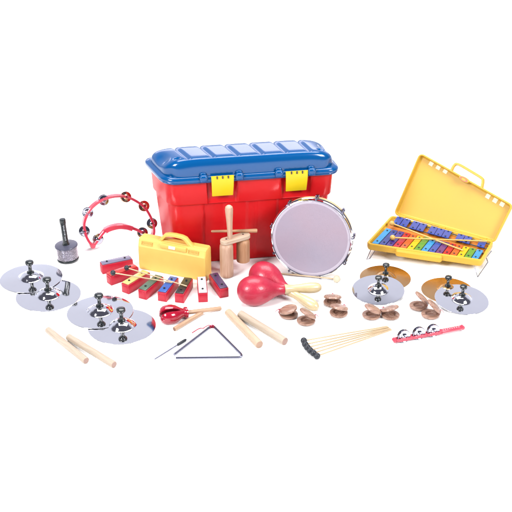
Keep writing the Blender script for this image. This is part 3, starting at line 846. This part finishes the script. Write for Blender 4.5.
# ------------------------------------------------------------------ jingle stick
def jingle_stick():
    a = G(393.0, 343.8, 0); b = G(463.4, 330.4, 0)
    ux = (b - a); ln = ux.length
    t = thing('jingle_stick', 'red plastic jingle stick with three pairs of silver discs, in the right foreground', 'jingle stick', a, (0, 0, math.atan2(ux.y, ux.x)))
    h = .0150; z0 = .0045
    f = MB()
    xs = [.034, .083, .130]
    # front and back rails round the slots, solid bridges between, grip at the right
    for y in (-.0065, .0065):
        f.rings([[(x, y + .0016 * c1, z0 + h / 2 + hh * c2) for c1, c2 in ((-1, -1), (1, -1), (1, 1), (-1, 1))] for x, hh in ((.006, h * .22), (.014, h * .30), (.034, h * .36), (.06, h * .26), (.083, h * .36), (.108, h * .26), (.130, h * .36), (.158, h * .27))])
    for x0, x1 in ((.0, .012), (.055, .063), (.103, .111), (.150, ln - .004)):
        f.box(((x0 + x1) / 2, 0, z0 + h / 2), (x1 - x0, .0162, h * (.42 if x0 < .1 else .46)), .0018)
    f.lathe([(0, -.0072), (.0050, -.0072), (.0064, -.0055), (.0064, .0055), (.0050, .0072), (0, .0072)], 20, Matrix.Translation((ln - .005, 0, z0 + h / 2)) @ Matrix.Rotation(pi / 2, 4, 'X'))
    f.lathe([(0, -.0072), (.0050, -.0072), (.0064, -.0055), (.0064, .0055), (.0050, .0072), (0, .0072)], 20, Matrix.Translation((.004, 0, z0 + h / 2)) @ Matrix.Rotation(pi / 2, 4, 'X'))
    f.build('handle', M['tamb'], t)
    for i in range(8):
        x = .163 + i * (ln - .180) / 7
        MB().lathe([(0, 0), (.0018, 0), (.0016, .0008), (0, .0010)], 10, Matrix.Translation((x, 0, z0 + h * .5 + h * .2295))).build('stud', M['printed'], t)
    first = None
    for i, x in enumerate(xs):
        if first is None:
            j = MB()
            for s in (-1, 1):
                m2 = Matrix.Scale(s, 4, (0, 0, 1)) @ Matrix.Translation((0, 0, .0010))
                j.lathe([(.0008, .0030), (.005, .0032), (.0085, .0024), (.0100, .0002), (.0165, .0004), (.0205, .0012), (.0222, .0006), (.0232, .0014), (.0230, .0030), (.0216, .0034), (.0200, .0024), (.0165, .0014), (.0105, .0018), (.0088, .0036), (.005, .0044), (.0008, .0044)], 32, m2)
            first = j.build('jingle', M['jchrome'], t)
            first.location = (x, .001, .0200); first.scale = (.86, .86, 1)
            MB().lathe([(0, -.010), (.0016, -.010), (.0016, .010), (0, .010)], 8).build('pin', M['steel'], first)
            jo = first
        else: jo = dup(first, (x, .001, .0200), None, None, t)
        jo.rotation_euler = (R(90 - 12), R(random.uniform(-4, 4)), 0)
jingle_stick()

# ------------------------------------------------------------------ open glockenspiel case
def glockenspiel():
    zt = .052
    fl, fr_, br, bl = G(365.6, 243.2, zt), G(482.5, 260.4, zt), G(494.0, 241.0, zt), G(391.5, 214.8, zt)
    o = Vector((fl.x, fl.y, 0)); ux = (fr_ - fl); yaw = math.atan2(ux.y, ux.x)
    t = thing('glockenspiel', 'open yellow glockenspiel case with rainbow bars, propped on thin wire feet', 'glockenspiel', o, (0, 0, yaw))
    rot = Matrix.Rotation(-yaw, 3, 'Z')
    def L(p): return rot @ (Vector(p) - o)
    c2 = [tuple(L(p).xy) for p in (fl, fr_, br, bl)]
    b = MB(); tray(b, c2, .016, zt - .028, zt, zt - .012, .0085, soft=.006)
    # front bulge where the folded handle sits
    x0, x1 = L(G(397, 249, zt)).x, L(G(440, 257, zt)).x
    base = b.build('tray', M['case_open'], t, sharp=30)
    hb = MB(); c = [(x0, -.013), (x1, -.013), (x1 + .012, .004), (x0 - .012, .004)]
    hb.rings([ring(corner_round(inset(c, k), .007 - k, 5), z) for k, z in ((.003, zt - .026), (0, zt - .022), (0, zt - .008), (.003, zt - .004))])
    hb.build('front_handle', M['case_open'], t, sharp=30)
    ci = inset(c2, .0155)
    MB().rings([ring(corner_round(ci, .006, 4), zt - .0125), ring(corner_round(ci, .006, 4), zt - .0095)]).build('bed', M['bed'], t)
    # bars: naturals
    NC = ['light_blue', 'indigo', 'violet', 'red', 'orange', 'yellow', 'green', 'light_blue', 'blue', 'purple', 'red', 'orange', 'yellow', 'green', 'light_blue']
    names = {'light_blue': 'light blue', 'indigo': 'dark blue', 'violet': 'violet', 'blue': 'blue', 'purple': 'purple', 'red': 'red', 'orange': 'orange', 'yellow': 'yellow', 'green': 'green'}
    zb = zt - .004
    A0, A1 = L(G(371.5, 243.6, zb)), L(G(478.3, 259.6, zb))
    B0, B1 = L(G(386.0, 228.6, zb)), L(G(483.6, 251.2, zb))
    def quad(mb, p, z, h):
        mb.rings([ring(inset(p, k), q) for k, q in ((.0004, z), (0, z + .0006), (0, z + h - .0008), (.0008, z + h))])
    peg_src = []
    def peg(parent, x, y, z):
        if not peg_src:
            k = MB().lathe([(0, 0), (.0030, 0), (.0030, .0018), (.0018, .0026), (0, .0028)], 10).build('peg', M['blackrub'], parent); peg_src.append(k)
            k.location = (x, y, z)
        else: dup(peg_src[0], (x, y, z), None, None, parent)
    n = 15
    for i in range(n):
        u0, u1 = (i + .05) / n, (i + .95) / n
        a, b_ = A0.lerp(A1, u0), A0.lerp(A1, u1); d, c_ = B0.lerp(B1, u0), B0.lerp(B1, u1)
        m = MB(); quad(m, [tuple(q.xy) for q in (a, b_, c_, d)], zb - .0005, .0034)
        bo = m.build('tone_bar', BAR[NC[i]], t, names[NC[i]] + ' bar, number %d from the left' % (i + 1))
        f0 = (a + b_) / 2; f1 = (c_ + d) / 2
        for s in (.16, .86):
            q = f0.lerp(f1, s); peg(bo, q.x, q.y, zb + .0029)
    rl = MB()
    for s in (.2, .85):
        p0, p1 = A0.lerp(B0, s), A1.lerp(B1, s)
        rl.tube([(p0.x - .003, p0.y, zb - .003), (p1.x + .003, p1.y, zb - .003)], .0018, 8)
    # sharps
    S0, S1 = L(G(395.5, 225.6, zb)), L(G(486, 249.8, zb))
    E0, E1 = L(G(400.6, 218.6, zb)), L(G(489, 243.6, zb))
    E0 = S0 + (E0 - S0) * 1.0
    xs = [398.2, 405.6, 415.5, 422.8, 434.0, 441.2, 448.4, 461.5, 468.8, 483.0]
    for k, px in enumerate(xs):
        u = (px - 398.2) / (487 - 396.5)
        w = 3.4 / (487 - 396.5)
        f = [(-.05 + u - .0, 0)]
        Cc0 = S0.lerp(S1, u); Cc1 = E0.lerp(E1, u)
        dx = (S1 - S0) * w
        pts = [Cc0 - dx, Cc0 + dx, Cc1 + dx, Cc1 - dx]
        m = MB(); quad(m, [tuple(q.xy) for q in pts], zb + .0030, .0034)
        bo = m.build('tone_bar', BAR['sharp'], t, 'cobalt blue short bar, number %d of the back row' % (k + 1))
        for s in (.13, .87):
            q = Cc0.lerp(Cc1, s); peg(bo, q.x, q.y, zb + .0064)
    for s in (.13, .87):
        p0, p1 = S0.lerp(E0, s), S1.lerp(E1, s)
        rl.tube([(p0.x - .006, p0.y, zb + .0008), (p1.x + .004, p1.y, zb + .0008)], .0022, 8)
    rl.build('rail', M['blackrub'], t)
    # wire feet, front and back, bent in a V
    def foot(pts):
        MB().tube([L(p) for p in pts], .0013, 8).build('wire_foot', M['steel'], t)
    zz = zt - .027
    foot([G(370.8, 250.0, zz), G(366.8, 259.2, .0013), G(369.8, 258.6, .0013), L(fl) * 0 + G(381.5, 240.6, zz)])
    foot([G(474.6, 267.0, zz), G(477.6, 277.0, .0013), G(487.9, 262.2, .020), G(486.0, 257.0, zz)])
    # rear feet, out of sight behind the tray
    q1 = bl + (fl - bl) * .15; q2 = br + (fr_ - br) * .15
    for q, sx in ((q1, .03), (q2, -.03)):
        q = Vector((q.x, q.y, zz))
        foot([q, q + Vector((sx * .4, .004, -zz + .0013)), q + Vector((sx, .0, 0))])
    # lid
    hl, hr = G(392.6, 214.6, zt - .001), G(494.0, 240.8, zt - .001)
    hx = (hr - hl).normalized(); back = Vector((-hx.y, hx.x, 0)); lean = R(27)
    w = (Vector((0, 0, cos(lean))) + back * sin(lean)).normalized(); nn = hx.cross(w)
    if nn.y > 0: nn = -nn
    p0 = hl
    mx = Matrix((hx, w, nn)).transposed(); inv = mx.transposed()
    def LP(px, py):
        q = inv @ (on_plane(px, py, p0, nn) - p0); return (q.x, q.y)
    cl = [LP(393.0, 214.4), LP(494.0, 242.8), LP(513.0, 205.0), LP(419.5, 152.2)]
    mloc = Matrix.Rotation(-yaw, 4, 'Z') @ Matrix.Translation(p0 - o) @ mx.to_4x4()
    ld = MB(); tray(ld, cl, .016, -.026, 0, -.020, .0060, soft=.007)
    lid = ld.build('lid', M['case_open'], t, sharp=30); lid.matrix_local = mloc
    # carrying loop above the lid's upper edge
    hp = [LP(*p) for p in [(450.5, 171.2), (453.8, 165.0), (458.0, 164.2), (470, 171.0), (480.6, 177.6), (482.3, 181.0), (481.2, 187.8)]]
    hr_ = []
    def crv(P, k=6):
        P = [Vector(p) for p in P]; out = []
        for i in range(len(P) - 1):
            a0 = P[max(0, i - 1)]; a1 = P[i]; a2 = P[i + 1]; a3 = P[min(len(P) - 1, i + 2)]
            for q in range(k):
                s = q / k
                out.append(.5 * ((2 * a1) + (a2 - a0) * s + (2 * a0 - 5 * a1 + 4 * a2 - a3) * s * s + (3 * a1 - a0 - 3 * a2 + a3) * s ** 3))
        return out + [P[-1]]
    cp = crv(hp)
    for i, p in enumerate(cp):
        q0 = cp[max(0, i - 1)]; q1 = cp[min(len(cp) - 1, i + 1)]; tn = (q1 - q0).normalized(); nx, ny = -tn.y, tn.x
        a_, d_ = .0046, .0075
        hr_.append([(p.x + nx * a_ * u, p.y + ny * a_ * u, -.008 + v * d_) for u, v in ((1, .6), (.6, 1), (-.6, 1), (-1, .6), (-1, -.6), (-.6, -1), (.6, -1), (1, -.6))])
    h = MB().rings(hr_).build('carry_handle', M['case_open'], lid, sharp=35)
    # latch emblem
    e0, e1 = LP(459.0, 176.4), LP(468.8, 182.2)
    cx, cy = (e0[0] + e1[0]) / 2, (e0[1] + e1[1]) / 2; an = math.atan2(e1[1] - e0[1], e1[0] - e0[0]); hl_ = math.hypot(e1[0] - e0[0], e1[1] - e0[1]) / 2
    lt = MB().lathe([(0, -.012), (1.0 * hl_, -.012), (1.0 * hl_, .001), (hl_ * .9, .003), (0, .0035)], 28, Matrix.Translation((cx, cy, 0)) @ Matrix.Rotation(an, 4, 'Z') @ Matrix.Scale(.42, 4, (0, 1, 0)))
    lo = lt.build('latch', M['case_open'], lid)
    MB().lathe([(hl_ * .50, .0034), (hl_ * .50, .0046), (hl_ * .78, .0046), (hl_ * .78, .0030)], 28, Matrix.Translation((cx, cy, 0)) @ Matrix.Rotation(an, 4, 'Z') @ Matrix.Scale(.42, 4, (0, 1, 0))).build('emblem', M['logo'], lo)
    # pale pressed windows along the upper edge
    for p in [(429.4, 162.9), (436.6, 166.6), (443.7, 170.4), (486.4, 195.7), (493.6, 199.9), (500.7, 203.6)]:
        x, y = LP(*p); s = .0094
        mb = MB(); mb.box((0, 0, 0), (s * 1.75, s * 1.75, .0022), .0009, Matrix.Translation((x, y, -.0194)) @ Matrix.Rotation(an, 4, 'Z') @ Matrix.Shear('XZ', 4, (0, 0)))
        mb.build('pressed_window', M['pale'], lid)
    # hinge knuckles
    for u in (.1, .5, .9):
        q = hl.lerp(hr, u)
        MB().tube([L(q - hx * .012), L(q + hx * .012)], .0034, 10).build('hinge', M['case_open'], t)
    # two mallets across the bars (things of their own)
    gm = 'yellow mallets lying on the glockenspiel'
    a = G(392.0, 223.4, zb + .0125); b2 = G(463.0, 250.4, zb + .0075)
    mallet('mallet', a, b2, .0026, .0092, M['ball'], M['ball'], 'yellow mallet on the glockenspiel, its ball nearer the hinge', gm)
    a = G(392.6, 237.6, zb + .0125); b2 = G(487.0, 241.2, zb + .0125)
    mallet('mallet', a, b2, .0026, .0094, M['ball'], M['ball'], 'yellow mallet on the glockenspiel, its ball over the long bars', gm)
glockenspiel()

# ------------------------------------------------------------------ light: white studio
w = bpy.data.worlds.new('World'); SC.world = w; w.use_nodes = True
nt = w.node_tree; N = nt.nodes; Lk = nt.links
bg = N['Background']
tc = N.new('ShaderNodeTexCoord'); sp = N.new('ShaderNodeSeparateXYZ'); Lk.new(tc.outputs['Generated'], sp.inputs[0])
# white backdrop light behind the set (y > 0), a darker room above and behind the camera
el = N.new('ShaderNodeValToRGB'); Lk.new(sp.outputs['Z'], el.inputs['Fac'])
er = el.color_ramp; er.elements[0].position = 0.0; er.elements[0].color = (.86, .88, 1.02, 1)
er.elements[1].position = 1.0; er.elements[1].color = (.08, .08, .10, 1)
for p, c in ((.39, (.86, .88, 1.02, 1)), (.46, (.80, .81, .93, 1)), (.68, (.74, .75, .87, 1)), (.78, (.10, .10, .13, 1))):
    e = er.elements.new(p); e.color = c
fr = N.new('ShaderNodeMapRange'); fr.inputs['From Min'].default_value = .12; fr.inputs['From Max'].default_value = .42
Lk.new(sp.outputs['Y'], fr.inputs['Value'])
mx = N.new('ShaderNodeMix'); mx.data_type = 'RGBA'; Lk.new(fr.outputs['Result'], mx.inputs['Factor'])
mx.inputs['A'].default_value = (.10, .10, .13, 1); Lk.new(el.outputs['Color'], mx.inputs['B'])
Lk.new(mx.outputs['Result'], bg.inputs['Color']); bg.inputs['Strength'].default_value = 1.0

def lamp(name, loc, target, size, power, col=(1, 1, 1)):
    d = bpy.data.lights.new(name, 'AREA'); d.shape = 'RECTANGLE'; d.size = size[0]; d.size_y = size[1]; d.energy = power; d.color = col
    o = bpy.data.objects.new(name, d); COL.objects.link(o); o.location = loc
    o.rotation_euler = (Vector(target) - Vector(loc)).to_track_quat('-Z', 'Y').to_euler(); return o
lamp('top_softbox', (0, .9, 3.6), (0, .6, 0), (3.2, 2.0), 210)
lamp('left_softbox', (-2.6, -2.6, 2.7), (0, .1, .1), (1.4, 1.4), 250)
lamp('right_softbox', (2.7, -2.5, 2.6), (0, .1, .1), (1.4, 1.4), 200)

lamp('added_back_strip', (0, 4.2, 1.28), (0, 0, .36), (5.5, .60), 28, (1.0, .90, 1.0))  # strip light added behind the set to give the lid's crown its sheen

SC.view_settings.view_transform = 'Standard'; SC.view_settings.look = 'None'
SC.view_settings.exposure = 0; SC.view_settings.gamma = 1
SC.render.engine = 'CYCLES'
SC.cycles.max_bounces = 8
SC.cycles.use_denoising = True
